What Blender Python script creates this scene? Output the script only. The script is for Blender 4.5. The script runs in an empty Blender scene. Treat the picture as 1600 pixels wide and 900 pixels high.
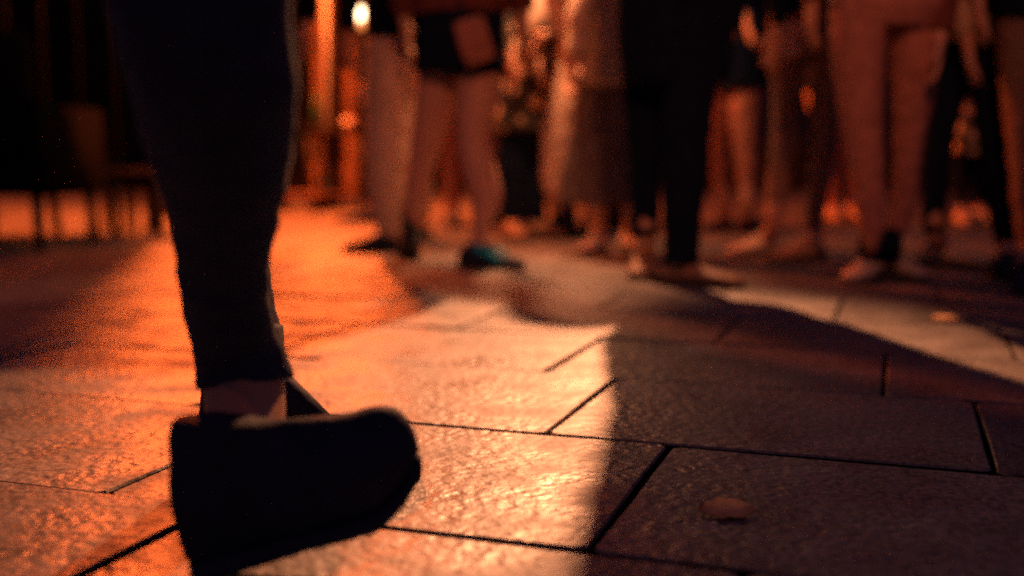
import bpy, bmesh, math, random
from mathutils import Vector, Matrix, noise
random.seed(7)
R = math.radians
C = bpy.context.scene.collection
# ------------------------------------------------------------------ camera
FPX, HROW, CAMH = 1750.0, 245.0, 0.40
PITCH = math.atan((450 - HROW) / FPX)
cam_d = bpy.data.cameras.new('camera'); cam = bpy.data.objects.new('camera', cam_d); C.objects.link(cam)
cam.location = (0, 0, CAMH); cam.rotation_euler = (math.pi / 2 - PITCH, 0, 0)
cam_d.sensor_width = 36; cam_d.lens = FPX / 1600 * 36
cam_d.clip_start = 0.02; cam_d.clip_end = 500
cam_d.dof.use_dof = True; cam_d.dof.focus_distance = 1.45; cam_d.dof.aperture_fstop = 1.4
cam_d.dof.aperture_blades = 9
sc = bpy.context.scene; sc.camera = cam
# ------------------------------------------------------------------ night sky, exposure
w = bpy.data.worlds.new('World'); sc.world = w; w.use_nodes = True
bg = w.node_tree.nodes['Background']
bg.inputs[0].default_value = (0.26, 0.28, 0.74, 1); bg.inputs[1].default_value = 0.052
sc.view_settings.view_transform = 'Standard'; sc.view_settings.look = 'None'
sc.view_settings.exposure = 0; sc.view_settings.gamma = 1
sc.cycles.use_denoising = False          # night photograph, high ISO: the sampling grain stays
sc.cycles.max_bounces = 6
sc.cycles.sample_clamp_indirect = 2.0; sc.cycles.sample_clamp_direct = 8.0
try: sc.cycles.filter_width = 1.9
except Exception: pass

FW = Vector((0, math.cos(PITCH), -math.sin(PITCH))); UP = Vector((0, math.sin(PITCH), math.cos(PITCH)))
def at(px, py, Y):
    "point of the photograph's pixel at world depth Y"
    d = Vector((1, 0, 0)) * ((px - 800) / FPX) + UP * ((450 - py) / FPX) + FW
    return Vector((0, 0, CAMH)) + d * (Y / d.y)
def ground(px, py):
    d = Vector((1, 0, 0)) * ((px - 800) / FPX) + UP * ((450 - py) / FPX) + FW
    return Vector((0, 0, CAMH)) + d * (-CAMH / d.z)
def scale(Y): return FPX / (Y * math.cos(PITCH))

# ------------------------------------------------------------------ materials
def mat(name, col, rough=0.8, spec=0.3, noise_scale=30, var=0.25, bump=0.2, emis=None, estr=0, bscale=None, sheen=0, metal=0):
    m = bpy.data.materials.new(name); m.use_nodes = True
    nt = m.node_tree; b = nt.nodes['Principled BSDF']
    tc = nt.nodes.new('ShaderNodeTexCoord'); n = nt.nodes.new('ShaderNodeTexNoise')
    n.inputs['Scale'].default_value = noise_scale; n.inputs['Detail'].default_value = 5
    nt.links.new(tc.outputs['Object'], n.inputs['Vector'])
    mr = nt.nodes.new('ShaderNodeMapRange'); mr.inputs[1].default_value = 0.3; mr.inputs[2].default_value = 0.7
    mr.inputs[3].default_value = 1 - var; mr.inputs[4].default_value = 1 + var
    nt.links.new(n.outputs['Fac'], mr.inputs[0])
    mx = nt.nodes.new('ShaderNodeMixRGB'); mx.blend_type = 'MULTIPLY'; mx.inputs[0].default_value = 1
    mx.inputs[1].default_value = (*col, 1); nt.links.new(mr.outputs[0], mx.inputs[2])
    nt.links.new(mx.outputs[0], b.inputs['Base Color'])
    b.inputs['Roughness'].default_value = rough; b.inputs['Specular IOR Level'].default_value = spec
    b.inputs['Metallic'].default_value = metal
    if sheen: b.inputs['Sheen Weight'].default_value = sheen
    if bump:
        n2 = nt.nodes.new('ShaderNodeTexNoise'); n2.inputs['Scale'].default_value = bscale or noise_scale * 4
        n2.inputs['Detail'].default_value = 4; nt.links.new(tc.outputs['Object'], n2.inputs['Vector'])
        bp = nt.nodes.new('ShaderNodeBump'); bp.inputs['Strength'].default_value = bump; bp.inputs['Distance'].default_value = 0.004
        nt.links.new(n2.outputs['Fac'], bp.inputs['Height']); nt.links.new(bp.outputs[0], b.inputs['Normal'])
    if emis:
        b.inputs['Emission Color'].default_value = (*emis, 1); b.inputs['Emission Strength'].default_value = estr
    return m

def slab_material():
    m = bpy.data.materials.new('bush_hammered_granite'); m.use_nodes = True
    nt = m.node_tree; b = nt.nodes['Principled BSDF']; L = nt.links
    geo = nt.nodes.new('ShaderNodeNewGeometry')
    def nz(scale, detail, rough=0.5):
        n = nt.nodes.new('ShaderNodeTexNoise'); n.inputs['Scale'].default_value = scale
        n.inputs['Detail'].default_value = detail; n.inputs['Roughness'].default_value = rough
        L.new(geo.outputs['Position'], n.inputs['Vector']); return n
    def ramp(src, stops):
        r = nt.nodes.new('ShaderNodeValToRGB'); el = r.color_ramp.elements
        el[0].position, el[0].color = stops[0][0], (*stops[0][1], 1); el[1].position, el[1].color = stops[-1][0], (*stops[-1][1], 1)
        for p, c in stops[1:-1]:
            e = el.new(p); e.color = (*c, 1)
        L.new(src, r.inputs[0]); return r
    grain = ramp(nz(120, 3, .5).outputs['Fac'], [(.34, (.12, .112, .106)), (.5, (.27, .25, .235)), (.66, (.38, .355, .33))])
    big = ramp(nz(6, 6, .6).outputs['Fac'], [(.35, (.62, .6, .58)), (.65, (1.0, 1.0, 1.0))])
    oi = nt.nodes.new('ShaderNodeObjectInfo')
    per = ramp(oi.outputs['Random'], [(0, (.70, .69, .70)), (1, (1.12, 1.07, 1.02))])
    vp = nt.nodes.new('ShaderNodeTexVoronoi'); vp.inputs['Scale'].default_value = 34; vp.inputs['Randomness'].default_value = 1
    L.new(geo.outputs['Position'], vp.inputs['Vector'])
    pits = ramp(vp.outputs['Distance'], [(.10, (.22, .2, .2)), (.24, (1, 1, 1))])
    pn = ramp(nz(5, 2).outputs['Fac'], [(.48, (0, 0, 0)), (.6, (1, 1, 1))])
    m0 = nt.nodes.new('ShaderNodeMixRGB'); m0.blend_type = 'MULTIPLY'; L.new(pn.outputs[0], m0.inputs[0])
    L.new(grain.outputs[0], m0.inputs[1]); L.new(pits.outputs[0], m0.inputs[2])
    m1 = nt.nodes.new('ShaderNodeMixRGB'); m1.blend_type = 'MULTIPLY'; m1.inputs[0].default_value = 1
    m2 = nt.nodes.new('ShaderNodeMixRGB'); m2.blend_type = 'MULTIPLY'; m2.inputs[0].default_value = 1
    L.new(m0.outputs[0], m1.inputs[1]); L.new(big.outputs[0], m1.inputs[2])
    L.new(m1.outputs[0], m2.inputs[1]); L.new(per.outputs[0], m2.inputs[2]); L.new(m2.outputs[0], b.inputs['Base Color'])
    rr = nt.nodes.new('ShaderNodeMapRange'); rr.inputs[1].default_value = .35; rr.inputs[2].default_value = .65
    rr.inputs[3].default_value = .36; rr.inputs[4].default_value = .60
    L.new(nz(9, 5).outputs['Fac'], rr.inputs[0]); L.new(rr.outputs[0], b.inputs['Roughness'])
    b.inputs['Specular IOR Level'].default_value = 0.5
    # relief: small pits (voronoi) + grain
    v = nt.nodes.new('ShaderNodeTexVoronoi'); v.feature = 'SMOOTH_F1'; v.inputs['Scale'].default_value = 62
    L.new(geo.outputs['Position'], v.inputs['Vector'])
    pit = nt.nodes.new('ShaderNodeMapRange'); pit.inputs[1].default_value = .1; pit.inputs[2].default_value = .5
    L.new(v.outputs['Distance'], pit.inputs[0])
    n3 = nz(48, 3, .5); n4 = nz(110, 2, .5); n5 = nz(4, 3, .5)
    def mth(op, a, bb):
        q = nt.nodes.new('ShaderNodeMath'); q.operation = op
        for i, s in enumerate((a, bb)):
            if isinstance(s, (int, float)): q.inputs[i].default_value = s
            else: L.new(s, q.inputs[i])
        return q.outputs[0]
    h = mth('ADD', mth('MULTIPLY', pit.outputs[0], .7), mth('MULTIPLY', n3.outputs['Fac'], 1.9))
    h = mth('ADD', h, mth('MULTIPLY', n4.outputs['Fac'], .7)); h = mth('ADD', h, mth('MULTIPLY', n5.outputs['Fac'], 3.0))
    bp = nt.nodes.new('ShaderNodeBump'); bp.inputs['Strength'].default_value = .40; bp.inputs['Distance'].default_value = .0030
    L.new(h, bp.inputs['Height']); L.new(bp.outputs[0], b.inputs['Normal'])
    return m

M = dict(
    slab=slab_material(),
    mortar=mat('dark_joint_sand', (.016, .014, .012), .95, .1, 80, .4, .5),
    navy=mat('navy_wool_trousers', (.026, .038, .085), .9, .15, 40, .3, .3, sheen=.1),
    black=mat('black_cloth', (.006, .012, .032), .95, .1, 40, .3, .3),
    leather=mat('black_leather', (.022, .032, .066), .75, .2, 25, .3, .3),
    tan=mat('tan_cotton', (.62, .46, .34), .9, .2, 25, .2, .3),
    rust=mat('red_brown_cotton', (.42, .18, .12), .9, .2, 25, .25, .3),
    maroon=mat('maroon_knit', (.16, .05, .04), .95, .1, 60, .3, .6),
    cream=mat('cream_cotton', (.42, .33, .25), .85, .2, 20, .15, .3),
    brownskirt=mat('brown_wool_skirt', (.15, .11, .105), .95, .1, 35, .3, .3),
    denim=mat('faded_brown_denim', (.28, .17, .13), .9, .15, 50, .35, .4),
    plum=mat('plum_stretch_trousers', (.44, .19, .14), .8, .2, 30, .25, .3),
    beige=mat('beige_jacket_cotton', (.48, .34, .24), .85, .2, 25, .25, .4),
    skin=mat('warm_skin', (.60, .32, .21), .55, .35, 18, .08, .1),
    hair=mat('dark_hair', (.018, .012, .009), .6, .4, 90, .4, .8),
    white=mat('off_white_canvas', (.75, .68, .58), .7, .3, 40, .1, .2),
    tanshoe=mat('light_brown_suede', (.62, .38, .23), .85, .2, 45, .25, .3),
    paleshoe=mat('pale_beige_suede', (.78, .58, .40), .85, .2, 45, .15, .3),
    brownshoe=mat('brown_leather', (.36, .20, .12), .6, .35, 35, .3, .2),
    rubber=mat('grey_rubber', (.05, .045, .045), .85, .2, 60, .3, .3),
    teal=mat('teal_fabric', (.02, .50, .60), .7, .3, 60, .15, .2),
    tealgrey=mat('charcoal_teal_mesh', (.03, .045, .052), .8, .3, 90, .5, .4),
    mattblack=mat('matt_black_stain', (.005, .005, .007), .97, .05, 12, .4, .2),
    wood=mat('dark_stained_wood', (.035, .022, .016), .6, .35, 12, .4, .2),
    metal=mat('black_painted_steel', (.018, .018, .020), .45, .5, 20, .3, .1),
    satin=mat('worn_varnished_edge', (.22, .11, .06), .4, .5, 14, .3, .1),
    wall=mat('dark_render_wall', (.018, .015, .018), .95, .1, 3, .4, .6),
    pillar=mat('ochre_stucco', (.50, .27, .12), .9, .2, 4, .3, .6),
    brick=mat('brown_brick', (.16, .07, .045), .9, .2, 8, .3, .5),
    frame=mat('dark_window_frame', (.02, .017, .015), .6, .3, 20, .2, .1),
    glass=mat('dark_shop_glass', (.01, .010, .012), .15, .5, 3, .2, 0),
    oval=mat('orange_oval', (.95, .52, .22), .7, .3, 60, .2, .4),
    hedge=mat('dark_leaves', (.03, .045, .02), .7, .3, 30, .4, .2),
    clay=mat('dark_clay_pot', (.07, .035, .025), .8, .3, 20, .3, .3),
    bottle=mat('bottle_glass', (.03, .08, .04), .2, .6, 10, .2, 0),
    ceramic=mat('white_glazed_ceramic', (.7, .6, .5), .3, .5, 10, .1, 0),
)
def lampmat(name, col, s): return mat(name, (.8, .7, .6), .4, .3, 10, .02, 0, emis=col, estr=s)
M['bulb_white'] = lampmat('warm_white_bulb', (1, .72, .42), 14)
M['bulb_orange'] = lampmat('orange_bulb', (1, .33, .09), 10)

def floral():
    m = bpy.data.materials.new('floral_print_cotton'); m.use_nodes = True; nt = m.node_tree; b = nt.nodes['Principled BSDF']
    tc = nt.nodes.new('ShaderNodeTexCoord'); v = nt.nodes.new('ShaderNodeTexVoronoi'); v.inputs['Scale'].default_value = 11
    nt.links.new(tc.outputs['Object'], v.inputs['Vector'])
    r = nt.nodes.new('ShaderNodeValToRGB'); e = r.color_ramp.elements
    e[0].position = .34; e[0].color = (.75, .5, .3, 1); e[1].position = .48; e[1].color = (.03, .025, .022, 1)
    nt.links.new(v.outputs['Distance'], r.inputs[0]); nt.links.new(r.outputs[0], b.inputs['Base Color']); b.inputs['Roughness'].default_value = .85
    return m
M['floral'] = floral()

# ------------------------------------------------------------------ helpers
def tag(o, label=None, cat=None, group=None, kind=None):
    if label: o['label'] = label
    if cat: o['category'] = cat
    if group: o['group'] = group
    if kind: o['kind'] = kind
    return o
def empty(name, loc):
    o = bpy.data.objects.new(name, None); C.objects.link(o); o.location = loc; o.empty_display_size = .1; return o
def link(name, me, m, parent=None):
    o = bpy.data.objects.new(name, me); C.objects.link(o)
    if m is not None and len(me.materials) == 0: me.materials.append(m)
    if parent is not None:
        o.parent = parent; o.matrix_parent_inverse = Matrix.Translation(-world_loc(parent))
    return o
def world_loc(o):
    v = Vector(o.location)
    if o.parent is not None: v = world_loc(o.parent) + v + o.matrix_parent_inverse.translation
    return v
def obj(name, bm, m, parent=None, smooth=True):
    me = bpy.data.meshes.new(name); bmesh.ops.recalc_face_normals(bm, faces=bm.faces); bm.to_mesh(me); bm.free()
    if smooth: me.polygons.foreach_set('use_smooth', [True] * len(me.polygons))
    return link(name, me, m, parent)
def box(bm, x0, x1, y0, y1, z0, z1, bev=0.0, mtx=None):
    r = bmesh.ops.create_cube(bm, size=1)['verts']
    for v in r:
        v.co = Vector(((x0 + x1) / 2 + v.co.x * (x1 - x0), (y0 + y1) / 2 + v.co.y * (y1 - y0), (z0 + z1) / 2 + v.co.z * (z1 - z0)))
    if bev:
        es = list({e for v in r for e in v.link_edges})
        rr = bmesh.ops.bevel(bm, geom=es, offset=bev, segments=2, affect='EDGES')
        r = list({v for f in rr['faces'] for v in f.verts} | {v for v in r if v.is_valid})
    if mtx:
        for v in r: v.co = mtx @ v.co
    return r
def loft(bm, pts, radii, ref=Vector((0, 1, 0)), n=16, cap=True, power=2.0):
    """tube through pts; radii (a, b): a across, b along ref"""
    pts = [Vector(p) for p in pts]; rings = []
    for i, p in enumerate(pts):
        t = (pts[min(i + 1, len(pts) - 1)] - pts[max(i - 1, 0)]).normalized()
        s = t.cross(ref)
        if s.length < .05: s = t.cross(Vector((0.3, 0, 1)))
        s.normalize(); u = s.cross(t).normalized()
        a, b = radii[i] if isinstance(radii[i], (tuple, list)) else (radii[i], radii[i])
        ring = []
        for k in range(n):
            an = 2 * math.pi * k / n; c, q = math.cos(an), math.sin(an)
            c = math.copysign(abs(c) ** (2 / power), c); q = math.copysign(abs(q) ** (2 / power), q)
            ring.append(bm.verts.new(p + s * (a * c) + u * (b * q)))
        rings.append(ring)
    for r0, r1 in zip(rings, rings[1:]):
        for k in range(n): bm.faces.new((r0[k], r0[(k + 1) % n], r1[(k + 1) % n], r1[k]))
    if cap: bm.faces.new(rings[0][::-1]); bm.faces.new(rings[-1])
    return rings
def ball(bm, c, r, sub=2, rz=None, ry=None):
    res = bmesh.ops.create_icosphere(bm, subdivisions=sub, radius=1)['verts']
    for v in res: v.co = Vector((v.co.x * r, v.co.y * (ry or r), v.co.z * (rz or r))) + Vector(c)
def resample(pts, rad, k=4):
    "catmull-rom through points and radii"
    P = [Vector(p) for p in pts]; Q = [r if isinstance(r, (tuple, list)) else (r, r) for r in rad]
    op, orr = [], []
    for i in range(len(P) - 1):
        p0, p1, p2, p3 = P[max(i - 1, 0)], P[i], P[i + 1], P[min(i + 2, len(P) - 1)]
        for j in range(k):
            t = j / k
            op.append(.5 * ((2 * p1) + (p2 - p0) * t + (2 * p0 - 5 * p1 + 4 * p2 - p3) * t * t + (3 * p1 - p0 - 3 * p2 + p3) * t ** 3))
            orr.append(tuple(Q[i][a] * (1 - t) + Q[i + 1][a] * t for a in (0, 1)))
    op.append(P[-1]); orr.append(Q[-1]); return op, orr
def fuse(name, bm, m, parent, voxel=.012, smooth=3, folds=0.0, fscale=9.0):
    "voxel-remesh the pieces of bm into one continuous skin, with optional cloth folds"
    me = bpy.data.meshes.new(name + '_raw'); bmesh.ops.recalc_face_normals(bm, faces=bm.faces); bm.to_mesh(me); bm.free()
    o = bpy.data.objects.new('tmp', me); C.objects.link(o)
    md = o.modifiers.new('r', 'REMESH'); md.mode = 'VOXEL'; md.voxel_size = voxel; md.use_smooth_shade = True
    if smooth:
        s = o.modifiers.new('s', 'SMOOTH'); s.iterations = smooth; s.factor = .5
    dg = bpy.context.evaluated_depsgraph_get(); dg.update()
    m2 = bpy.data.meshes.new_from_object(o.evaluated_get(dg)); m2.name = name
    bpy.data.objects.remove(o); bpy.data.meshes.remove(me)
    if folds:
        nrm = [v.normal.copy() for v in m2.vertices]
        for v, nn in zip(m2.vertices, nrm):
            p = v.co
            q = Vector((p.x * fscale, p.y * fscale, p.z * fscale * 2.4))
            d = noise.noise(q + Vector((parent.location.x * 9, 3, 1))) + .5 * noise.noise(q * 2.3)
            d2 = 1 - abs(noise.noise(q * 1.3 + Vector((7, 1, p.x * 5)))) * 2.2
            v.co = p + nn * folds * (d * .8 + d2 * .5 - .2)
    m2.materials.clear(); m2.materials.append(m)
    m2.polygons.foreach_set('use_smooth', [True] * len(m2.polygons))
    return link(name, m2, m, parent)

# ------------------------------------------------------------------ the ground
TILT = R(-19)      # rows of the paving run down to the right
DA = Vector((math.cos(TILT), math.sin(TILT), 0)); DB = Vector((-math.sin(TILT), math.cos(TILT), 0))
bm = bmesh.new(); bmesh.ops.create_grid(bm, x_segments=2, y_segments=2, size=120)
for v in bm.verts: v.co.z = -.016
tag(obj('ground', bm, M['mortar'], smooth=False), kind='structure')
pave = empty('pavement', (0, 3, 0)); tag(pave, kind='structure')
SL, RW, J = .602, .444, .0068
A1 = 1.074; OFF = {-1: -.14, 0: -.73, 1: -.288, 2: .13, 3: -.614}
def slab_mesh(seed, wd=SL, dp=RW):
    rnd = random.Random(seed); hx, hy = (wd - J) / 2, (dp - J) / 2; c = .009; pts = []
    for sx_, sy_ in ((1, 1), (-1, 1), (-1, -1), (1, -1)):
        a_, b_ = (Vector((sx_ * hx, sy_ * (hy - c))), Vector((sx_ * (hx - c), sy_ * hy)))
        if sx_ * sy_ < 0: a_, b_ = b_, a_
        pts += [a_, b_]
    out = []
    for i, p in enumerate(pts):
        q = pts[(i + 1) % 8]; out.append(p)
        if (q - p).length > .1:
            n_ = Vector((-(q - p).y, (q - p).x)).normalized()
            for t in (.3, .62): out.append(p.lerp(q, t + rnd.uniform(-.06, .06)) + n_ * rnd.uniform(-.0004, .0018))
    bm = bmesh.new(); top = [bm.verts.new((p.x * .992, p.y * .989, 0)) for p in out]; mid = [bm.verts.new((p.x, p.y, -.0028)) for p in out]; bot = [bm.verts.new((p.x, p.y, -.035)) for p in out]
    bm.faces.new(top); n = len(out)
    for r0, r1 in ((top, mid), (mid, bot)):
        for k in range(n): bm.faces.new((r0[k], r0[(k + 1) % n], r1[(k + 1) % n], r1[k])).material_index = 1 if r0 is mid else 0
    me = bpy.data.meshes.new('paving_slab'); bmesh.ops.recalc_face_normals(bm, faces=bm.faces)
    bm.to_mesh(me); bm.free(); me.materials.append(M['slab']); me.materials.append(M['mortar']); return me
SMS = [slab_mesh(q) for q in range(5)]
cells = []
for row in range(-6, 70):
    off = OFF.get(row, (row * .37 * SL) % SL + random.uniform(-.06, .06))
    for k in range(-60, 60):
        ca = off + (k + .5) * SL; cb = A1 + (row - .5) * RW
        c = DA * ca + DB * cb
        if not (-14 < c.x < 14 and -.8 < c.y < 24): continue
        vis = c.y > .55 and abs(c.x) < c.y * .5 + .5
        cells.append(((0 if vis else 1), c.length if vis else 100 + c.length, c, row, k))
cells.sort(key=lambda q: (q[0], q[1]))
rest = bmesh.new()
for i, (v_, d_, c, row, k) in enumerate(cells):
    dz = random.uniform(-.0025, .0022); rz = TILT + random.uniform(-.004, .004); tx, ty = random.uniform(-.004, .004), random.uniform(-.004, .004)
    if i < 290:
        o = bpy.data.objects.new('paving_slab', SMS[(row * 3 + k) % 5]); C.objects.link(o); o.parent = pave; o.matrix_parent_inverse = Matrix.Translation(-pave.location)
        o.location = (c.x, c.y, dz); o.rotation_euler = (tx, ty, rz)
    else:
        mt = Matrix.Translation((c.x, c.y, dz)) @ Matrix.Rotation(rz, 4, 'Z') @ Matrix.Rotation(tx, 4, 'X')
        box(rest, -(SL - J) / 2, (SL - J) / 2, -(RW - J) / 2, (RW - J) / 2, -.04, 0, 0, mt)
tag(obj('far_paving', rest, M['slab'], pave, smooth=False), kind='stuff')

# ------------------------------------------------------------------ street lanterns behind the crowd (real lamps)
def lantern(px, Y, z, col, power, label, bulbmat, radius=.09, aim=None, cone=60):
    x = (px - 800) / scale(Y)
    t = empty('street_lantern', (x, Y + .25, 0)); tag(t, label, 'street lamp', 'street lanterns behind the crowd')
    bm = bmesh.new(); loft(bm, [(x, Y + .25, 0), (x, Y + .25, .12), (x, Y + .25, .3), (x, Y + .25, z + .25)], [.10, .085, .045, .032]); obj('post', bm, M['metal'], t)
    bm = bmesh.new(); loft(bm, [(x, Y + .25, z + .22), (x, Y + .12, z + .3), (x, Y, z + .26)], [.018] * 3, ref=Vector((1, 0, 0)), n=8); obj('arm', bm, M['metal'], t)
    bm = bmesh.new(); loft(bm, [(x, Y, z + .27), (x, Y, z + .22), (x, Y, z + .13), (x, Y, z + .09)], [.03, .05, .15, .16], n=20, cap=False)
    if aim is not None:
        bm.free(); bm = bmesh.new(); p0 = Vector((x, Y, z)); dd = (Vector(aim) - p0).normalized()
        loft(bm, [p0 - dd * .17, p0 - dd * .13, p0 - dd * .03, p0 + dd * .05], [.035, .06, .11, .115], n=20, cap=False)
    o = obj('lamp_shade', bm, M['metal'], t); md = o.modifiers.new('thick', 'SOLIDIFY'); md.thickness = .004
    bm = bmesh.new()
    if aim is None: ball(bm, (x, Y, z + .13), .045, 2, .06)
    else: ball(bm, p0 - dd * .09, .04, 2)
    obj('bulb', bm, bulbmat, t)
    ld = bpy.data.lights.new('lantern_light', 'POINT' if aim is None else 'SPOT')
    if aim is not None: ld.spot_size = R(cone); ld.spot_blend = .9
    ld.energy = power; ld.color = col; ld.shadow_soft_size = radius
    lo = bpy.data.objects.new('lantern_light', ld); C.objects.link(lo); lo.location = (x, Y, z)
    if aim is not None: lo.location = p0; lo.rotation_euler = dd.to_track_quat('-Z', 'Y').to_euler()
    return t
PALE = (1, .36, .155); WARM = (1, .30, .13); ORG = (1, .14, .024)
lantern(957, 6.0, 2.85, PALE, 2000, 'tall street flood lamp behind the person in the long brown skirt', M['bulb_white'], radius=.035, aim=(.12, 1.9, 0), cone=33)
lantern(505, 8.6, 1.95, ORG, 470, 'orange street lantern in front of the ochre pillar left of the group', M['bulb_orange'])
lantern(256, 7.4, 2.35, ORG, 820, 'leftmost orange street lantern, beyond the low coffee table', M['bulb_orange'])
# string lights added to brighten crowd and paving: a cable with bulbs
def added_string_lights(bulbs, ends, label):
    t = empty('added_string_light', (bulbs[0][0][0], bulbs[0][0][1], 0)); tag(t, label, 'string light', 'added string lights over the street')
    pts = [Vector(ends[0])] + [Vector(p) + Vector((0, 0, .16)) for p, *_ in bulbs] + [Vector(ends[1])]
    pp, rr = resample(pts, [.006] * len(pts), 6)
    bm = bmesh.new(); loft(bm, pp, rr, n=6, ref=Vector((0, 0, 1))); obj('cable', bm, M['metal'], t)
    for p, col, power, bm_ in bulbs:
        p = Vector(p); down = power > 50
        bm = bmesh.new(); loft(bm, [p + Vector((0, 0, .165)), p + Vector((0, 0, .15)), p + Vector((0, 0, .10))], [.012, .02, .02], n=10); sk = obj('socket', bm, M['metal'], t)
        bm = bmesh.new(); ball(bm, p + Vector((0, 0, .07)), .032, 2, .038); obj('bulb', bm, bm_, sk)
        ld = bpy.data.lights.new('added_bulb_light', 'SPOT' if down else 'POINT'); ld.energy = power; ld.color = col; ld.shadow_soft_size = .03
        lo = bpy.data.objects.new('added_bulb_light', ld); C.objects.link(lo); lo.location = p + Vector((0, 0, -.005))
        if down:      # added cone shade directs this bulb's light onto the paving
            dd = Vector((-.03, -.60, -1.5)).normalized(); lo.rotation_euler = dd.to_track_quat('-Z', 'Y').to_euler(); ld.spot_size = R(58); ld.spot_blend = .7
            c = p + Vector((0, 0, .07)); bm = bmesh.new(); loft(bm, [c - dd * .07, c - dd * .04, c + dd * .035], [.022, .045, .075], n=20, cap=False)
            o = obj('lamp_shade', bm, M['metal'], t); md = o.modifiers.new('thick', 'SOLIDIFY'); md.thickness = .003
added_string_lights([((.055, 5.02, 1.46), PALE, 48, M['bulb_white']), ((.055, 4.62, 1.56), PALE, 170, M['bulb_white'])], ((-2.5, 12.9, 3.6), (3.5, -2.0, 4.4)), 'cable with two low hanging bulbs added to light the middle of the crowd')
added_string_lights([((1.7, .3, 3.6), (1, .18, .085), 10, M['bulb_orange']), ((-1.0, -.9, 3.6), (1, .20, .09), 10, M['bulb_orange'])], ((6.5, 3.0, 4.6), (-6.0, -3.5, 4.6)), 'string of dim fill bulbs added above the near paving')

# fill flood added out of view behind the camera to brighten the crowd
def fill_flood(p, aim, cone, power, col, label):
    p = Vector(p); dd = (Vector(aim) - p).normalized(); t = empty('added_flood_lamp', (p.x, p.y, 0)); tag(t, label, 'street lamp')
    bm = bmesh.new(); loft(bm, [(p.x, p.y - .2, 0), (p.x, p.y - .2, .2), (p.x, p.y - .2, p.z - .05), (p.x, p.y - .03, p.z)], [.09, .05, .04, .025], ref=Vector((1, 0, 0))); obj('post', bm, M['metal'], t)
    bm = bmesh.new(); loft(bm, [p - dd * .12, p - dd * .10, p + dd * .04], [.04, .08, .12], n=20, cap=False)
    o = obj('lamp_shade', bm, M['metal'], t); md = o.modifiers.new('thick', 'SOLIDIFY'); md.thickness = .004
    ld = bpy.data.lights.new('fill_flood_light', 'SPOT'); ld.energy = power; ld.color = col; ld.shadow_soft_size = .1; ld.spot_size = R(cone); ld.spot_blend = .6
    lo = bpy.data.objects.new('fill_flood_light', ld); C.objects.link(lo); lo.location = p; lo.rotation_euler = dd.to_track_quat('-Z', 'Y').to_euler()
fill_flood((.27, -.6, 3.0), (.6, 4.7, .75), 33, 215, (1, .265, .115), 'added fill flood lamp on a post behind the photographer aimed at the crowd')

# ------------------------------------------------------------------ people
def sub(a, b, t): return Vector(a).lerp(Vector(b), t)
def hand(bm, wrist, direc, palm_n, k=1.0, curl=.35):
    d = Vector(direc).normalized(); n = Vector(palm_n); n = (n - d * n.dot(d)).normalized(); s = d.cross(n)
    pts = [wrist, wrist + d * .04 * k, wrist + d * .085 * k]
    loft(bm, pts, [(.030 * k, .017 * k), (.040 * k, .017 * k), (.038 * k, .014 * k)], ref=n, n=12)
    for i, (o_, ln, a) in enumerate([(-.029, .066, -.10), (-.010, .075, -.02), (.010, .070, .04), (.028, .056, .12)]):
        p = wrist + d * .08 * k + s * o_ * k; q = [p]; dd = (d + s * a).normalized()
        for j, f in enumerate((.42, .32, .26)):
            dd = (dd + n * curl * (.6 + .15 * i)).normalized(); p = p + dd * ln * f * k; q.append(p)
        loft(bm, q, [.0098 * k, .0092 * k, .0085 * k, .0066 * k], ref=n, n=8)
    p = wrist + d * .02 * k - s * .026 * k; q = [p]; dd = (d * .7 - s * .75 + n * .3).normalized()
    for f in (.036, .03, .024):
        p = p + dd * f * k; q.append(p); dd = (dd + d * .35 + n * .15).normalized()
    loft(bm, q, [.013 * k, .012 * k, .0105 * k, .008 * k], ref=n, n=8)
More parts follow.
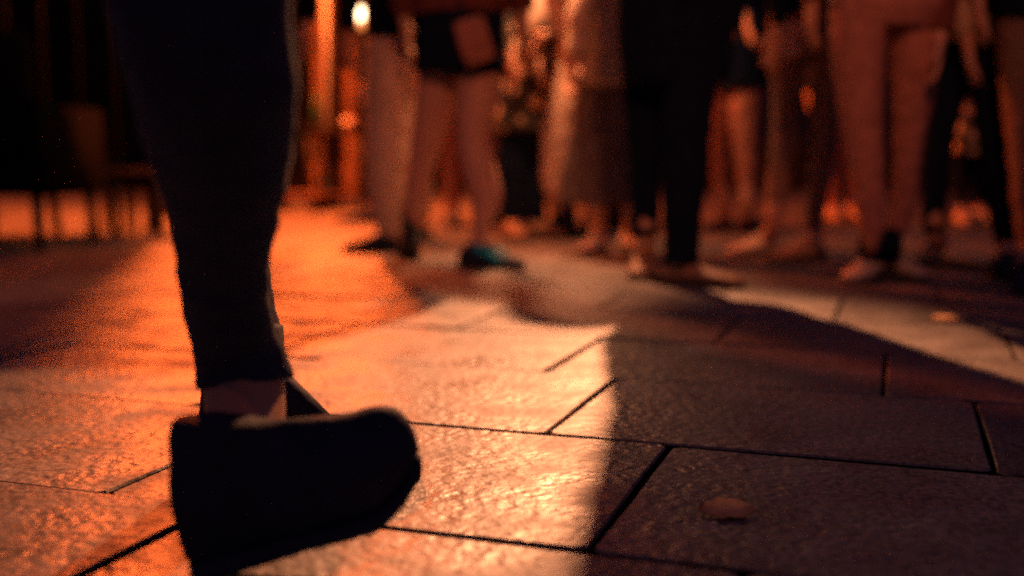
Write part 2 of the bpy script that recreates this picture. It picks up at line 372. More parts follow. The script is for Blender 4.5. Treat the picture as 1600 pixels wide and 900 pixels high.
def shoe(parent, ankle, yaw, length, kind, m, sole=M['rubber'], lift=0.0, name='shoe', width=None, ground_z=0.0, tilt=0.0, high=.0):
    """shoe under an ankle point; yaw = toe direction in the ground plane; tilt raises the heel"""
    f = Vector((math.cos(yaw), math.sin(yaw), 0)); s = Vector((-f.y, f.x, 0)); z = Vector((0, 0, 1))
    base = Vector((ankle[0], ankle[1], ground_z)) - f * length * .22
    Lh = length; wd = width or length * .19
    def T(a, b, c):  # along, side, up   (pivot at the ball of the foot)
        if toeup and a > .8: c += (a - .8) * .22
        p = Vector((a * Lh - .72 * Lh, c)); ang = -tilt if a < .72 else 0
        x, y = p.x * math.cos(ang) - p.y * math.sin(ang), p.x * math.sin(ang) + p.y * math.cos(ang)
        X, Z = x + .72 * Lh, y
        if toeup: X, Z = X * math.cos(toeup) - Z * math.sin(toeup), X * math.sin(toeup) + Z * math.cos(toeup)
        return base + f * X + s * b + z * (Z + lift)
    toeup = R(13) if kind == 'chunky' and tilt == 0 else 0
    cm = 1.45 if kind == 'chunky' else 1.0
    prof = [(0.0, .62, .050), (.05, .80, .075), (.18, .86, .095 + high), (.32, .84, .088 + high * .6), (.45, .82, .072), (.60, .95, .056), (.75, 1.0, .047), (.88, .86, .040), (.96, .60, .031), (1.0, .25, .022)]
    prof = [(a, q, (h * cm if cm == 1 else h * 1.4 + {.45: .030, .60: .044, .75: .050, .88: .044, .96: .030, 1.0: .010}.get(a, .022))) for a, q, h in prof]
    def shell(z0, hfun, wmul):
        bm = bmesh.new(); rings = []
        for a, wq, h in prof:
            hw = wd * wq * wmul; hh = hfun(a, h); ring = []
            for k in range(14):
                an = 2 * math.pi * k / 14; cx, cz = math.cos(an), math.sin(an)
                zz = z0 + (hh - z0) * (0.5 + 0.5 * cz) if cz > 0 else z0 + (hh - z0) * (.5 + .5 * max(cz * 1.6, -1))
                xx = cx * hw * (1 if cz < .2 else 1 - .28 * cz)
                ring.append(bm.verts.new(T(a, xx + .004 * math.sin(a * 3), zz)))
            rings.append(ring)
        for r0, r1 in zip(rings, rings[1:]):
            for k in range(14): bm.faces.new((r0[k], r0[(k + 1) % 14], r1[(k + 1) % 14], r1[k]))
        bm.faces.new(rings[0][::-1]); bm.faces.new(rings[-1]); return bm
    bm = shell(.016, lambda a, h: h, 1.0)
    if kind == 'chunky': loft(bm, [T(.24, 0, .08), T(.24, 0, .13), T(.26, 0, .146)], [(wd * .86, Lh * .22), (wd * .78, Lh * .20), (wd * .8, Lh * .19)], ref=f, n=14)
    if kind == 'boot': loft(bm, [T(.21, 0, .05), T(.20, 0, .11), T(.21, 0, .195)], [(wd * .8, Lh * .23), (wd * .76, Lh * .19), (wd * .84, Lh * .18)], ref=f, n=14); loft(bm, [T(.52, 0, .055), T(.42, 0, .10), T(.32, 0, .14)], [(wd * .6, Lh * .12), (wd * .55, Lh * .08), (wd * .5, Lh * .05)], ref=f, n=12)
    up = fuse(name, bm, m, parent, .006, 14) if kind == 'chunky' else fuse(name, bm, m, parent, .007, 2) if Lh > .28 else obj(name, bm, m, parent)
    heel = .022
    bm = shell(0.0, lambda a, h: .022 + (.004 if a < .3 else 0), 1.07); fuse('sole', bm, m, up, .006, 10) if kind == 'chunky' else obj('sole', bm, sole, up)
    if kind in ('sneaker', 'teal'):
        bm = bmesh.new()
        for q in range(4):
            a = .42 + .075 * q; hh = .082 - q * .008
            loft(bm, [T(a, -wd * .45, hh - .010), T(a + .01, 0, hh + .004), T(a, wd * .45, hh - .010)], [.0035] * 3, ref=z, n=6)
        obj('laces', bm, M['white'] if kind == 'sneaker' else M['ceramic'], up)
    if kind == 'teal':
        for sg in (-1, 1):
            bm = bmesh.new(); loft(bm, [T(.28, sg * wd * .80, .075), T(.45, sg * wd * .74, .062), T(.62, sg * wd * .86, .042), T(.74, sg * wd * .95, .024)], [(.013, .006), (.017, .006), (.014, .006), (.008, .005)], ref=s, n=8)
            obj('side_stripe', bm, M['teal'], up)
    return up
def person(label, Y, legs, feet, trousers, top, hem_row=None, skirt=None, hair=M['hair'], face=R(90), H=1.72, arms=(None, None), hipw=None,
           shirt_bulk=1.0, lean=0.0, sweater=None, cat='person', extra=None, folds=.006, hemflare=1.0, group=None, voxel=.013, long_hair=False, bare=None, shoulder_dx=0.0):
    """legs: two lists of (px, py, half width px, dY) from hip to hem, feet: (kind, material, yaw, length, ground row, px, tilt)"""
    S = scale(Y); LG = []
    for lg in legs:
        pts, rad = [], []
        for (px, py, hw, dY) in lg:
            p = at(px, py, Y + dY); pts.append(p); r = hw / scale(Y + dY); rad.append((r, r * 1.02))
        LG.append((pts, rad))
    hip = (LG[0][0][0] + LG[1][0][0]) / 2
    k = H / 1.72
    hipz = hip.z
    hw = (abs(LG[0][0][0].x - LG[1][0][0].x) / 2 + (LG[0][1][0][0] + LG[1][1][0][0]) / 2)
    if hipw: hw = hipw / S
    ff = Vector((math.cos(face), math.sin(face), 0)); side = Vector((-ff.y, ff.x, 0))
    hwside = min(hw, .19)
    pel = Vector((hip.x, hip.y, .93 * k)); dx = Vector((lean, 0, 0))
    waist = pel + Vector((0, 0, .14 * k)) + dx * .3; chest = pel + Vector((shoulder_dx * .6, 0, .36 * k)) + dx * .8; sh = pel + Vector((shoulder_dx, 0, .49 * k)) + dx
    neck = sh + Vector((0, 0, .07 * k)) + dx * .15; head = neck + Vector((0, 0, .12 * k)) + ff * .02 + dx * .1
    root = empty('person', (pel.x, pel.y, 0)); tag(root, label, cat, group)
    # ---- the body, one continuous skin
    bm = bmesh.new()
    ank = []
    for (pts, rad), ft in zip(LG, feet):
        kind, mm, yaw, ln, grow, gx, tilt = ft
        g = ground(gx, grow); low = pts[-1]
        a = Vector((g.x, g.y, .085)) if tilt == 0 else Vector((g.x, g.y, .085 + .12 * math.sin(tilt)))
        ank.append((a, g, yaw, ln, tilt, kind, mm))
        pp = [p.copy() for p in pts] + [a]
        rr = rad + [(.034, .036)] if bare else [(min(r[0] * .80, .085 * (1 - .45 * i / len(pts))), min(r[1] * .80, .085 * (1 - .45 * i / len(pts)))) for i, r in enumerate(rad)] + [(.036, .038)]
        pp, rr = resample(pp, rr, 3); loft(bm, pp, rr, n=14)
        fd = Vector((math.cos(yaw), math.sin(yaw), 0))
        if tilt == 0 and kind != 'chunky': loft(bm, [a - fd * .05 - Vector((0, 0, .035)), a + Vector((0, 0, -.03)), a + fd * .10 - Vector((0, 0, .050))], [(.028, .028), (.034, .03), (.034, .014)], ref=Vector((0, 0, 1)), n=10)
    loft(bm, [pel - Vector((0, 0, .06)), pel, waist, chest, sh, sh + Vector((0, 0, .04 * k))],
         [(hwside * .85, .09), (hwside * .9, .10), (.125 * k, .085), (.15 * k, .10), (.155 * k, .075), (.06, .05)], ref=ff, n=18)
    loft(bm, [sh, neck, neck + Vector((0, 0, .04))], [(.06, .055), (.052, .052), (.05, .05)], ref=ff, n=12)
    hc = head
    ball(bm, hc, .078, 3, .112, .094); ball(bm, hc - Vector((0, 0, .055)) + ff * .022, .058, 2, .055)
    loft(bm, [hc + ff * .078 + Vector((0, 0, .028)), hc + ff * .098 - Vector((0, 0, .002)), hc + ff * .112 - Vector((0, 0, .022)), hc + ff * .088 - Vector((0, 0, .03))], [.009, .011, .014, .012], ref=side, n=8)
    for sg in (-1, 1):
        ball(bm, hc + side * sg * .080 - Vector((0, 0, .008)), .012, 2, .03, .018)
        ball(bm, hc + ff * .079 + side * sg * .031 + Vector((0, 0, .026)), .014, 2, .010)
    loft(bm, [hc + ff * .080 - side * .024 - Vector((0, 0, .052)), hc + ff * .091 - Vector((0, 0, .052)), hc + ff * .080 + side * .024 - Vector((0, 0, .052))], [.006, .009, .006], n=8)
    arm_pts = []
    for i, sg in enumerate((-1, 1)):
        shp = sh + side * sg * .175 * k + Vector((0, 0, -.01))
        if arms[i] is None:
            el = shp + side * sg * .06 + Vector((0, 0, -.29 * k)) - ff * .03; wr = el + Vector((0, 0, -.24 * k)) + ff * .07 - side * sg * .01
        else:
            el, wr = Vector(arms[i][0]), Vector(arms[i][1])
            if len(arms[i]) > 2: shp = Vector(arms[i][2])
        arm_pts.append((shp, el, wr))
        pp, rr = resample([shp, sub(shp, el, .5), el, sub(el, wr, .4), wr], [.048 * k, .042 * k, .036 * k, .036 * k, .025 * k], 3)
        loft(bm, pp, rr, n=12, ref=Vector((.2, 1, .1)))
        hand(bm, wr, (wr - el).normalized() * 1 + Vector((0, 0, -.3)), -side * sg + ff * .1, k, .22)
    body = fuse('body', bm, M['skin'], root, .009, 1)
    # eyes
    for sg in (-1, 1):
        bm = bmesh.new(); ball(bm, hc + ff * .086 + side * sg * .031 + Vector((0, 0, .026)), .0095, 2); obj('eye', bm, M['leather'], body)
    # ---- trousers
    if trousers:
        bm = bmesh.new()
        for pts, rad in LG:
            if bare: pts, rad = pts[:bare], [(r[0] * 1.12, r[1] * 1.12) for r in rad[:bare]]
            pp, rr = resample(pts, rad, 4); loft(bm, pp, rr, n=20)
        top_r = max(rad[0][0] for _, rad in LG)
        hh = max(hw, .13)
        zc = LG[0][0][0].z
        if zc < .95 * k:
            loft(bm, [Vector((hip.x, hip.y, min(zc, .80 * k))), Vector((hip.x, hip.y, .86 * k)), pel, waist - Vector((0, 0, .02))], [(hh * .93, .10), (hh, .125), (hh * .97, .12), (hh * .82, .10)], n=24, power=2.3)
        fuse('trousers', bm, trousers, root, voxel, 3, folds)
    if skirt:
        rows, sm, nm = skirt
        bm = bmesh.new(); pts, rad = [], []
        for (px, py, hwp) in rows: pts.append(at(px, py, Y)); rad.append((hwp / S, min(hwp / S * .8, .2)))
        pp, rr = resample(pts, rad, 5); loft(bm, pp, rr, n=48)
        for v in bm.verts:   # hanging folds
            c = Vector((hip.x, hip.y, 0)); an = math.atan2(v.co.y - c.y, v.co.x - c.x); dwn = max(0, pts[0].z - v.co.z) / max(.05, pts[0].z - pts[-1].z)
            q = 1 + .05 * dwn * math.sin(an * 9 + 2 * math.sin(an * 2)) + .02 * dwn * math.sin(an * 21)
            v.co.x = c.x + (v.co.x - c.x) * q; v.co.y = c.y + (v.co.y - c.y) * q
        fuse(nm, bm, sm, root, .012, 1, .003)
    # ---- top
    hem = at(hip.x * S + 800, hem_row, Y).z if hem_row is not None else .88 * k
    bm = bmesh.new(); hb = max(hw * 1.04, .15) * shirt_bulk
    mid = (hem + waist.z) / 2
    loft(bm, [Vector((hip.x, hip.y, hem)), Vector((hip.x, hip.y, mid)), waist, chest, sh + Vector((0, 0, .0)), sh + Vector((0, 0, .05 * k))],
         [(hb * 1.03, .16), (hb * 1.0, .155), (.155 * shirt_bulk * k, .13), (.175 * shirt_bulk * k, .135), (.17 * k, .095), (.07, .07)], n=26, ref=ff if abs(ff.y) > .7 else Vector((0, 1, 0)), power=2.2)
    for shp, el, wr in arm_pts:
        cuff = sub(el, wr, .93)
        pp, rr = resample([sub(shp, sh, .25), shp, sub(shp, el, .5), el, sub(el, wr, .5), cuff], [.06 * k, .066 * k, .058 * k, .052 * k, .046 * k, .040 * k], 3)
        loft(bm, pp, rr, n=14, ref=Vector((.2, 1, .1)))
    fuse('jacket' if shirt_bulk > 1.05 else 'shirt', bm, top, root, voxel, 2, .005, 8)
    # ---- hair
    bm = bmesh.new(); ball(bm, hc + Vector((0, 0, .026)) - ff * .02, .088, 3, .105, .097)
    if long_hair: loft(bm, [hc - ff * .05 + Vector((0, 0, .02)), hc - ff * .09 - Vector((0, 0, .12)), hc - ff * .085 - Vector((0, 0, .28))], [(.085, .05), (.095, .045), (.05, .02)], ref=ff, n=16)
    for v in list(bm.verts):
        d = (v.co - hc)
        if d.dot(ff) > .045 and d.z < .055: v.co -= ff * (d.dot(ff) - .045)
    fuse('hair', bm, hair, root, .009, 1, .006, 40)
    # ---- shoes
    for a, g, yaw, ln, tilt, kind, mm in ank:
        if kind is None: continue
        shoe(root, g, yaw, ln, kind, mm, tilt=tilt)
    if extra: extra(root, dict(S=S, pel=pel, hip=hip, sh=sh, waist=waist, ff=ff, side=side, arms=arm_pts))
    return root

# --- the walker close to the camera
def walker_extra(root, d):
    bm = bmesh.new(); p = at(288, 700, 1.02); loft(bm, [p + Vector((-.012, 0, 0)), p + Vector((.012, -.004, .002))], [(.006, .006)] * 2, n=8, ref=Vector((0, 0, 1))); obj('heel_tab', bm, M['tanshoe'], root)
FY = 1.13
person('person striding past close to the camera in dark navy trousers and black boots', FY,
    [[(322, -420, 150, -.16), (316, -150, 146, -.24), (312, 0, 140, -.25), (334, 120, 130, -.22), (346, 230, 112, -.17), (350, 320, 90, -.12), (348, 400, 75, -.08), (353, 470, 69, -.04), (364, 530, 66, .0), (378, 574, 76, .02), (382, 600, 82, .02)],
     [(322, -420, 130, .12), (322, -150, 118, .18), (330, 0, 100, .2), (345, 140, 78, .22), (358, 280, 58, .24), (372, 400, 44, .25), (388, 470, 44, .26), (396, 530, 46, .27)]],
    [('chunky', M['leather'], R(14), .24, 897, 390, 0), ('boot', M['leather'], R(8), .27, 752, 391, 0)],
    M['navy'], M['black'], face=R(5), H=1.78, hipw=230, voxel=.008, folds=.004, extra=walker_extra)

person('person in plain black added behind the near walker to block the leftmost lantern', 4.5,
    [[(362, 60, 34, 0), (360, 150, 32, 0), (356, 240, 28, 0), (354, 310, 23, 0), (352, 372, 20, 0)], [(418, 60, 40, .08), (418, 150, 36, .08), (408, 240, 28, .08), (396, 310, 22, .08), (390, 368, 19, .08)]],
    [('low', M['leather'], R(-100), .26, 402, 352, 0), ('low', M['leather'], R(-80), .26, 399, 388, 0)],
    M['mattblack'], M['mattblack'], face=R(-90), H=1.78, hem_row=70)  # added figure keeping the left lantern's light off the right paving
# --- couple on the left
person('person in pale tan trousers and black top, black pointed shoe turned left', 4.72,
    [[(612, 62, 40, 0), (611, 120, 39, 0), (606, 200, 35, 0), (604, 270, 32, 0), (606, 325, 27, 0), (610, 368, 17, 0)],
     [(642, 62, 36, .12), (642, 130, 34, .12), (645, 200, 30, .14), (650, 280, 26, .2), (655, 345, 16, .26)]],
    [('low', M['leather'], R(184), .24, 394, 604, 0), ('low', M['leather'], R(200), .24, 374, 655, 0)],
    M['tan'], M['black'], hem_row=90, face=R(120), H=1.76)
def jacket_tied(root, d):
    bm = bmesh.new(); Y = 4.25
    pp = [at(722, 10, Y), at(720, 60, Y), at(718, 116, Y)]
    loft(bm, pp, [(66 / scale(Y), .15), (70 / scale(Y), .16), (68 / scale(Y), .155)], n=30, power=2.3)
    fuse('tied_jacket', bm, M['black'], root, .012, 2, .008)
    bm = bmesh.new(); a = [at(732, 32, Y - .19), at(741, 66, Y - .20), at(752, 98, Y - .19)]
    loft(bm, a, [(24 / scale(Y), .04), (25 / scale(Y), .05), (23 / scale(Y), .04)], n=20, power=4)
    b = fuse('shoulder_bag', bm, M['rust'], root, .008, 1, .002)
    bm = bmesh.new(); loft(bm, [at(724, 36, Y - .16), at(705, -80, Y - .12), at(690, -230, Y - .05), at(722, -260, Y)], [.012] * 4, n=8); obj('strap', bm, M['leather'], b)
person('bare legged person with black jacket tied round waist and teal striped shoe', 4.25,
    [[(690, 92, 38, .05), (686, 118, 36, .05), (680, 160, 33, .05), (668, 215, 26, .06), (660, 255, 22, .08), (652, 290, 21, .09), (648, 330, 14, .1), (645, 350, 10, .11)],
     [(748, 92, 38, -.05), (749, 118, 37, -.05), (746, 160, 34, -.06), (740, 205, 27, -.08), (740, 232, 25, -.09), (752, 275, 27, -.11), (760, 310, 26, -.12), (754, 345, 16, -.15), (748, 372, 11, -.17)]],
    [('boot', M['tealgrey'], R(98), .25, 407, 643, .35), ('teal', M['leather'], R(-28), .26, 417, 742, 0)],
    M['black'], M['maroon'], hem_row=24, face=R(75), H=1.80, extra=jacket_tied, bare=2)
# --- people glimpsed behind the couple
person('distant person in dark trousers half hidden behind the pale tan trousers', 6.9,
    [[(588, 100, 14, 0), (586, 200, 13, 0), (580, 320, 10, 0)], [(604, 100, 14, .15), (606, 200, 13, .15), (606, 320, 10, .15)]],
    [('low', M['leather'], R(183), .27, 347, 578, 0), ('low', M['leather'], R(183), .27, 346, 604, 0)],
    M['black'], M['black'], face=R(180), H=1.66)
person('distant person in rust trousers seen between the legs below the tied jacket', 6.6,
    [[(716, 120, 20, 0), (712, 200, 18, 0), (707, 270, 15, 0), (706, 335, 11, 0)], [(760, 120, 20, 0), (768, 200, 18, 0), (778, 270, 16, 0), (780, 335, 12, 0)]],
    [('low', M['leather'], R(-80), .26, 353, 706, 0), ('low', M['leather'], R(-60), .26, 353, 780, 0)],
    M['rust'], M['maroon'], face=R(-90), H=1.70)
# --- floral tunic
def scarf(root, d):
    bm = bmesh.new(); Y = 5.35
    pp, rr = resample([at(842, -120, Y + .02), at(842, -30, Y - .02), at(838, 10, Y - .05), at(826, 42, Y - .05), at(819, 64, Y - .04)], [(.13, .05), (.12, .05), (.085, .04), (.045, .03), (.025, .02)], 4)
    loft(bm, pp, rr, n=20); fuse('scarf', bm, M['cream'], root, .010, 1, .006, 14)
person('person in floral tunic over wide black trousers with a pale hanging scarf', 5.6,
    [[(806, 130, 30, 0), (802, 210, 28, 0), (800, 280, 25, 0), (804, 348, 20, 0)], [(828, 130, 28, .05), (830, 210, 24, .05), (832, 280, 22, .05), (834, 345, 19, .05)]],
    [('low', M['brownshoe'], R(-70), .25, 372, 800, 0), ('low', M['brownshoe'], R(-55), .25, 370, 836, 0)],
    M['black'], M['floral'], hem_row=205, face=R(-80), H=1.66, shirt_bulk=1.02,
    arms=[(at(790, 20, 5.5), at(800, 84, 5.42)), (at(893, 14, 5.5), at(846, 58, 5.25), at(905, -90, 5.6))], extra=scarf, long_hair=True)
person('person stepping in loose tan trousers and black ankle boot behind the brown skirt', 5.4,
    [[(895, 80, 26, 0), (884, 150, 26, 0), (872, 220, 26, 0), (868, 270, 23, 0), (868, 300, 20, 0)], [(925, 80, 26, .1), (925, 180, 24, .1), (925, 300, 18, .1)]],
    [('boot', M['leather'], R(-50), .24, 371, 872, .45), ('boot', M['leather'], R(-50), .24, 372, 925, 0)],
    M['tan'], M['black'], face=R(-80), H=1.68, hem_row=60)
person('person in long dark brown skirt, light tan tunic and off white trainers', 4.62,
    [[(925, 70, 36, 0), (926, 180, 30, 0), (932, 290, 20, 0), (936, 330, 14, 0)], [(965, 70, 36, .05), (970, 180, 28, .05), (980, 290, 18, .05), (984, 340, 13, .05)]],
    [('sneaker', M['white'], R(-112), .25, 392, 934, 0), ('sneaker', M['white'], R(-75), .25, 390, 984, 0)],
    None, M['beige'], hem_row=135, face=R(-60), H=1.67, skirt=([(942, 50, 40), (945, 135, 43), (940, 200, 50), (932, 270, 58), (930, 318, 62)], M['brownskirt'], 'skirt'),
    arms=[None, (at(908, 10, 4.45), at(898, 96, 4.40))], long_hair=True)
# --- long black coat
def coat(root, d):
    Y = 3.62; bm = bmesh.new()
    pp, rr = resample([at(1060, -260, Y), at(1058, -100, Y), at(1056, 0, Y), at(1056, 70, Y), at(1056, 130, Y)], [(.21, .15), (.185, .14), (.185, .15), (.18, .155), (.165, .15)], 4)
    loft(bm, pp, rr, n=30, power=2.3); fuse('coat', bm, M['black'], root, .012, 2, .008)
person('tall person in black coat and black trousers with scuffed brown shoes', 3.62,
    [[(1012, -20, 46, .08), (1009, 100, 38, .08), (1008, 200, 31, .08), (1008, 290, 24, .08), (1008, 372, 21, .08)],
     [(1085, -20, 50, -.08), (1080, 100, 44, -.08), (1072, 200, 40, -.1), (1068, 290, 34, -.12), (1066, 360, 29, -.13), (1066, 412, 27, -.13)]],
    [('low', M['brownshoe'], R(-100), .27, 428, 1006, 0), ('low', M['brownshoe'], R(-38), .28, 444, 1062, 0)],
    M['black'], M['black'], face=R(80), H=1.84, shirt_bulk=1.12, extra=coat, voxel=.012,
    shoulder_dx=.05,
    arms=[(at(1150, -100, 3.6), at(1138, 60, 3.62)), (at(1000, -100, 3.55), at(1050, -130, 3.3))])
# --- people between the coat and the plum trousers
person('person in black top and rust trousers just right of and behind the black coat', 5.9,
    [[(1168, 110, 24, 0), (1164, 180, 22, 0), (1166, 250, 18, 0), (1170, 335, 12, 0)], [(1140, 110, 22, .1), (1132, 180, 18, .1), (1124, 260, 12, .12), (1132, 335, 10, .12)]],
    [('low', M['leather'], R(-60), .26, 360, 1170, 0), ('low', M['leather'], R(-120), .26, 358, 1132, 0)],
    M['rust'], M['black'], hem_row=140, face=R(-90), H=1.66, arms=[(at(1150, -40, 5.8), at(1166, 28, 5.6)), None])
person('person in faded dark jeans and black top with one light brown shoe', 4.45,
    [[(1232, 30, 32, 0), (1231, 110, 27, 0), (1228, 180, 22, 0), (1222, 240, 20, 0), (1214, 300, 17, 0), (1207, 350, 14, -.03)],
     [(1287, 30, 29, 0), (1288, 110, 25, 0), (1288, 190, 21, 0), (1284, 260, 19, 0), (1276, 320, 16, 0), (1268, 378, 13, -.02)]],
    [('sneaker', M['paleshoe'], R(205), .26, 398, 1200, 0), ('low', M['brownshoe'], R(205), .26, 408, 1266, 0)],
    M['denim'], M['black'], hem_row=22, face=R(150), H=1.70, arms=[(at(1200, -60, 4.3), at(1228, 34, 4.25)), None])
person('distant person in rust skirt glimpsed behind the faded jeans', 7.2,
    [[(1300, 150, 14, 0), (1302, 240, 11, 0), (1300, 330, 9, 0)], [(1325, 150, 14, 0), (1328, 240, 11, 0), (1328, 330, 9, 0)]],
    [('low', M['tanshoe'], R(-90), .25, 345, 1300, 0), ('low', M['tanshoe'], R(-70), .25, 345, 1328, 0)],
    M['rust'], M['black'], face=R(-90), H=1.6)
# --- plum trousers
def socks(root, d):
    for gx, gr, tx in ((1358, 436, 1363), (1388, 430, 1391)):
        g = ground(gx, gr); bm = bmesh.new(); q = at(tx, 372, 3.58)
        loft(bm, [Vector((g.x, g.y, .07)), g.lerp(q, .8) + Vector((0, 0, .0)), q], [.043, .040, .039], n=14); obj('sock', bm, M['black'], root)
person('person seen from behind in snug plum trousers and beige suede shoes', 3.55,
    [[(1343, 0, 46, 0), (1340, 70, 42, 0), (1342, 140, 37, 0), (1347, 200, 32, 0), (1352, 250, 28, 0), (1358, 310, 24, 0), (1362, 350, 19, 0), (1363, 378, 14, 0)],
     [(1430, 0, 46, .04), (1430, 70, 41, .04), (1426, 140, 34, .05), (1420, 200, 26, .06), (1416, 250, 22, .07), (1412, 310, 20, .09), (1402, 350, 17, .1), (1392, 376, 13, .1)]],
    [('sneaker', M['paleshoe'], R(-125), .25, 436, 1358, 0), ('sneaker', M['paleshoe'], R(-75), .25, 430, 1388, 0)],
    M['plum'], M['maroon'], hem_row=-30, face=R(90), H=1.72, folds=.0035, voxel=.010, hipw=86,
    arms=[(at(1486, -90, 3.55), at(1467, 62, 3.50)), None], extra=socks)
# --- beige jacket with black trousers
person('person in beige jacket and black trousers standing with legs apart', 4.0,
    [[(1500, 60, 34, 0), (1482, 140, 28, 0), (1468, 210, 24, 0), (1461, 290, 21, 0), (1462, 366, 18, 0)],
     [(1540, 60, 34, 0), (1544, 140, 26, 0), (1551, 220, 22, -.02), (1560, 300, 20, -.06), (1572, 385, 17, -.1)]],
    [('sneaker', M['paleshoe'], R(-52), .27, 413, 1466, 0), ('low', M['leather'], R(-75), .27, 436, 1572, 0)],
    M['black'], M['beige'], hem_row=66, face=R(-100), H=1.80, shirt_bulk=1.08,
    arms=[(at(1492, -60, 3.85), at(1512, 64, 3.78)), None])
person('distant person in spotted tunic glimpsed between the legs of the beige jacket wearer', 6.8,
    [[(1505, 150, 15, 0), (1502, 240, 12, 0), (1502, 330, 9, 0)], [(1528, 150, 14, 0), (1530, 240, 12, 0), (1528, 330, 9, 0)]],
    [('low', M['tanshoe'], R(-100), .25, 352, 1502, 0), ('low', M['tanshoe'], R(-70), .25, 351, 1528, 0)],
    M['black'], M['floral'], face=R(-90), H=1.62, hem_row=240)
person('person cut by the right edge in charcoal trousers and dark shoes', 3.75,
    [[(1602, 20, 44, 0), (1603, 120, 38, 0), (1606, 220, 31, 0), (1610, 320, 26, 0), (1612, 390, 20, 0)],
     [(1668, 20, 44, 0), (1670, 120, 38, 0), (1672, 220, 31, 0), (1674, 320, 26, 0), (1674, 390, 20, 0)]],
    [('low', M['leather'], R(-110), .28, 452, 1606, 0), ('low', M['leather'], R(-80), .28, 440, 1674, 0)],
    M['denim'], M['black'], hem_row=30, face=R(-95), H=1.78)

# ------------------------------------------------------------------ furniture
def lounge_chair(x, Y, yaw, label):
    t = empty('lounge_chair', (x, Y, 0)); tag(t, label, 'chair', 'dark low chairs on the left')
    mt = Matrix.Translation((x, Y, 0)) @ Matrix.Rotation(yaw, 4, 'Z')
    bm = bmesh.new(); box(bm, -.27, .27, -.27, .27, .235, .40, .03, mt); obj('seat', bm, M['mattblack'], t)
    bm = bmesh.new(); box(bm, -.27, .27, .21, .28, .40, .92, .03, mt); obj('backrest', bm, M['mattblack'], t)
    for sx in (-1, 1):
        bm = bmesh.new(); box(bm, sx * .285 - .03, sx * .285 + .03, -.27, .28, .235, .62, .015, mt); obj('armrest', bm, M['mattblack'], t)
        for sy in (-1, 1):
            bm = bmesh.new(); p = mt @ Vector((sx * .25, sy * .22, .24)); q = mt @ Vector((sx * .262, sy * .235, 0)); loft(bm, [p, q], [.026, .02], n=10); obj('leg', bm, M['wood'], t)
    return t
lounge_chair((28 - 800) / scale(4.9) - .1, 5.05, R(172), 'dark low armchair nearest the left edge with thick legs on lit paving')
lounge_chair((-110 - 800) / scale(5.2), 5.7, R(150), 'dark low armchair at the very left edge, partly cut by the frame')
def shadow_screen(x0, x1, Y, z0, z1, label):  # added board screen, placed to cast shade over the left paving
    t = empty('shadow_screen', ((x0 + x1) / 2, Y, 0)); tag(t, label, 'screen'); n = 13; wd = (x1 - x0) / n
    for i in range(n):
        bm = bmesh.new(); box(bm, x0 + i * wd + .004, x0 + (i + 1) * wd - .004, Y - .012 + random.uniform(-.003, .003), Y + .012, z0, z1 + random.uniform(-.01, .01), .003); obj('board', bm, M['mattblack'], t, False)
    for z in (z0 + .12, z1 - .15):
        bm = bmesh.new(); box(bm, x0, x1, Y + .018, Y + .05, z, z + .07, .004); obj('rail', bm, M['wood'], t, False)
    for x in (x0 + .05, (x0 + x1) / 2, x1 - .05):
        bm = bmesh.new(); box(bm, x - .03, x + .03, Y + .052, Y + .11, 0, z1, .004); obj('post', bm, M['wood'], t, False)
shadow_screen(-4.3, -1.885, 5.95, .24, 2.0, 'dark upright board screen added behind the low armchairs to shade the left paving')
def table(name, x, Y, wd, dp, h, label, top=M['wood'], leg=M['metal'], rot=0.0, lit_edge=True, shelf=None):
    t = empty(name, (x, Y, 0)); tag(t, label, 'table')
    mt = Matrix.Translation((x, Y, 0)) @ Matrix.Rotation(rot, 4, 'Z')
    bm = bmesh.new(); box(bm, -wd / 2, wd / 2, -dp / 2, dp / 2, h - .035, h, .006, mt); obj('tabletop', bm, top, t, False)
    if shelf is not None:
        bm = bmesh.new(); box(bm, -wd / 2 + .05, wd / 2 - .05, -dp / 2 + .04, dp / 2 - .04, shelf - .02, shelf, .004, mt); obj('shelf', bm, M['satin'], t, False)
    for sx in (-1, 1):
        for sy in (-1, 1):
            bm = bmesh.new(); p = Vector((sx * (wd / 2 - .04), sy * (dp / 2 - .04), 0)); loft(bm, [mt @ (p + Vector((0, 0, h - .034))), mt @ p], [.018, .015], n=8); obj('leg', bm, leg, t)
    return t
sx = lambda px, Y: (px - 800) / scale(Y)
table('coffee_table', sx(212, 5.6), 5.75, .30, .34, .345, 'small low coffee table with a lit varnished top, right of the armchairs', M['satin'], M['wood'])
table('stool', sx(155, 5.9), 6.0, .20, .30, .40, 'narrow dark stool between the armchair and the coffee table', M['wood'], M['wood'])
table('side_table', sx(520, 8.4), 8.7, .46, .5, .62, 'dark slatted side table with a lower shelf in front of the ochre pillar', M['wood'], M['wood'], 0, True, .12)
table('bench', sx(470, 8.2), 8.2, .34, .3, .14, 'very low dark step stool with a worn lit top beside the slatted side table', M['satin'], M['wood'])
for px, zt, lab, m in ((497, .62, 'small dark green bottle standing on the left end of the side table', 'bottle'), (545, .62, 'small white cup standing on the right end of the side table', 'ceramic')):
    bm = bmesh.new(); x, Y = sx(px, 8.6), 8.6
    if m == 'bottle': loft(bm, [(x, Y, zt), (x, Y, zt + .14), (x, Y, zt + .18), (x, Y, zt + .26)], [.034, .034, .014, .013])
    else: loft(bm, [(x, Y, zt), (x, Y, zt + .07)], [.03, .042])
    o = obj('bottle' if m == 'bottle' else 'cup', bm, M[m]); tag(o, lab, m if m == 'bottle' else 'cup')
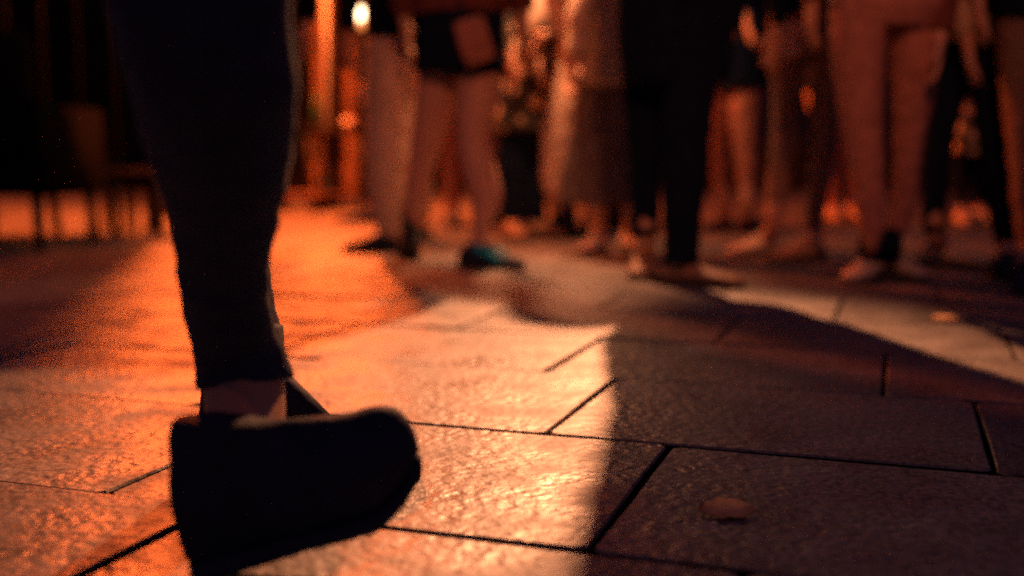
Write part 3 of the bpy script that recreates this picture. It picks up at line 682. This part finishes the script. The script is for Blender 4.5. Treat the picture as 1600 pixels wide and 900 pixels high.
# potted plant between tables
def potted(px, Y, h, label):
    x = sx(px, Y); t = empty('potted_plant', (x, Y, 0)); tag(t, label, 'plant')
    bm = bmesh.new(); loft(bm, [(x, Y, 0), (x, Y, .26), (x, Y, .28)], [.13, .18, .19]); obj('pot', bm, M['clay'], t)
    bm = bmesh.new()
    for i in range(420):
        a = random.uniform(0, 6.28); r = random.uniform(0, .34) ; z = .3 + random.random() ** .8 * h
        p = Vector((x + math.cos(a) * r, Y + math.sin(a) * r, z)); d = Vector((math.cos(a), math.sin(a), random.uniform(-.4, .8))).normalized(); s = d.cross(Vector((0, 0, 1))).normalized()
        l = random.uniform(.05, .1); v = [bm.verts.new(p), bm.verts.new(p + d * l * .5 + s * l * .28), bm.verts.new(p + d * l), bm.verts.new(p + d * l * .5 - s * l * .28)]; bm.faces.new(v)
    tag(obj('foliage', bm, M['hedge'], t), kind='stuff')
    bm = bmesh.new(); loft(bm, [(x, Y, .2), (x, Y, h * .9)], [.02, .008], n=8); obj('stem', bm, M['wood'], t)
potted(412, 8.9, 1.1, 'dark potted shrub just right of the near walker, left of the side table')

# ------------------------------------------------------------------ building behind
bld = empty('shop_building', (0, 13, 0)); tag(bld, 'dark shop building with ochre lit pillars across the back of the street', 'building')
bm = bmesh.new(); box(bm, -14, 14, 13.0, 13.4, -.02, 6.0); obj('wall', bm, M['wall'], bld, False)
for px, pw in ((506, .09), (547, .05), (1700, .22), (-300, .22)):
    x = sx(px, 11.9)
    bm = bmesh.new(); box(bm, x - pw, x + pw, 11.9, 12.34, -.01, 5, .02); box(bm, x - pw * 1.3, x + pw * 1.3, 11.85, 12.42, -.01, .35, .02); obj('pillar', bm, M['pillar'], bld, False)
for i, px in enumerate((-500, 700, 950, 1200, 1450)):
    x = sx(px, 13); bm = bmesh.new()
    for a in ((-.75, -.69), (.69, .75)): box(bm, x + a[0], x + a[1], 12.93, 13.0, .5, 2.6)
    box(bm, x - .69, x + .69, 12.94, 13.0, 2.54, 2.6); box(bm, x - .69, x + .69, 12.94, 13.0, .5, .56); w_ = obj('window', bm, M['frame'], bld, False)
    bm = bmesh.new(); box(bm, x - .69, x + .69, 12.97, 12.985, .56, 2.54); obj('pane', bm, M['glass'], w_, False)
# visible bulb at the upper left of the couple
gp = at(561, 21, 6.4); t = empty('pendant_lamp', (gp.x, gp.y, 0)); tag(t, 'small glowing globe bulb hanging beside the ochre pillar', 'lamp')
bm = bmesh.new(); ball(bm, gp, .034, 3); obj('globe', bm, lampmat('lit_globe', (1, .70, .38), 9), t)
bm = bmesh.new(); ball(bm, gp + Vector((.030, .075, -.012)), .066, 3, .07); obj('amber_halo', bm, lampmat('amber_glow', (1, .26, .05), 1.6), t)  # glowing sphere added behind the globe to stand in for its halo
bm = bmesh.new(); loft(bm, [gp + Vector((0, 0, .033)), gp + Vector((0, 0, .08))], [.014, .012], n=10); obj('socket', bm, M['metal'], t)
bm = bmesh.new(); loft(bm, [gp + Vector((0, 0, .08)), gp + Vector((.02, .3, 1.2)), gp + Vector((0, .5, 2.4))], [.004] * 3, n=6); obj('cable', bm, M['metal'], t)

# ------------------------------------------------------------------ thin orange ovals laid on the paving
def oval(px, py, l, yaw, label):
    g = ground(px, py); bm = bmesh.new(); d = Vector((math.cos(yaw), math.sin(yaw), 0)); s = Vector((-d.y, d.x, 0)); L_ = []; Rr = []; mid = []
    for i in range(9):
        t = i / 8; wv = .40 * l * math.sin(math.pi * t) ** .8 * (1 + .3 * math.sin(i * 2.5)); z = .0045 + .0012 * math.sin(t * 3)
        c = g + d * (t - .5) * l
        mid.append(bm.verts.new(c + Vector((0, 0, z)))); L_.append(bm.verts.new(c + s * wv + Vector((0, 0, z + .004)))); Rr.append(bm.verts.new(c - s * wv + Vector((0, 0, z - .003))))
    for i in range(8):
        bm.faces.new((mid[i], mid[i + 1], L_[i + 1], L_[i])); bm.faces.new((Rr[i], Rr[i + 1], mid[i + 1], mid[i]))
    o = obj('thin_oval', bm, M['oval']); md = o.modifiers.new('thick', 'SOLIDIFY'); md.thickness = .0008
    tag(o, label, 'oval', 'thin orange ovals on the paving')
oval(1135, 802, .062, R(-6), 'thin orange oval lying on the nearest dim slab at lower right')
oval(1478, 501, .075, R(-10), 'thin orange oval lying further back below the beige jacket wearer')
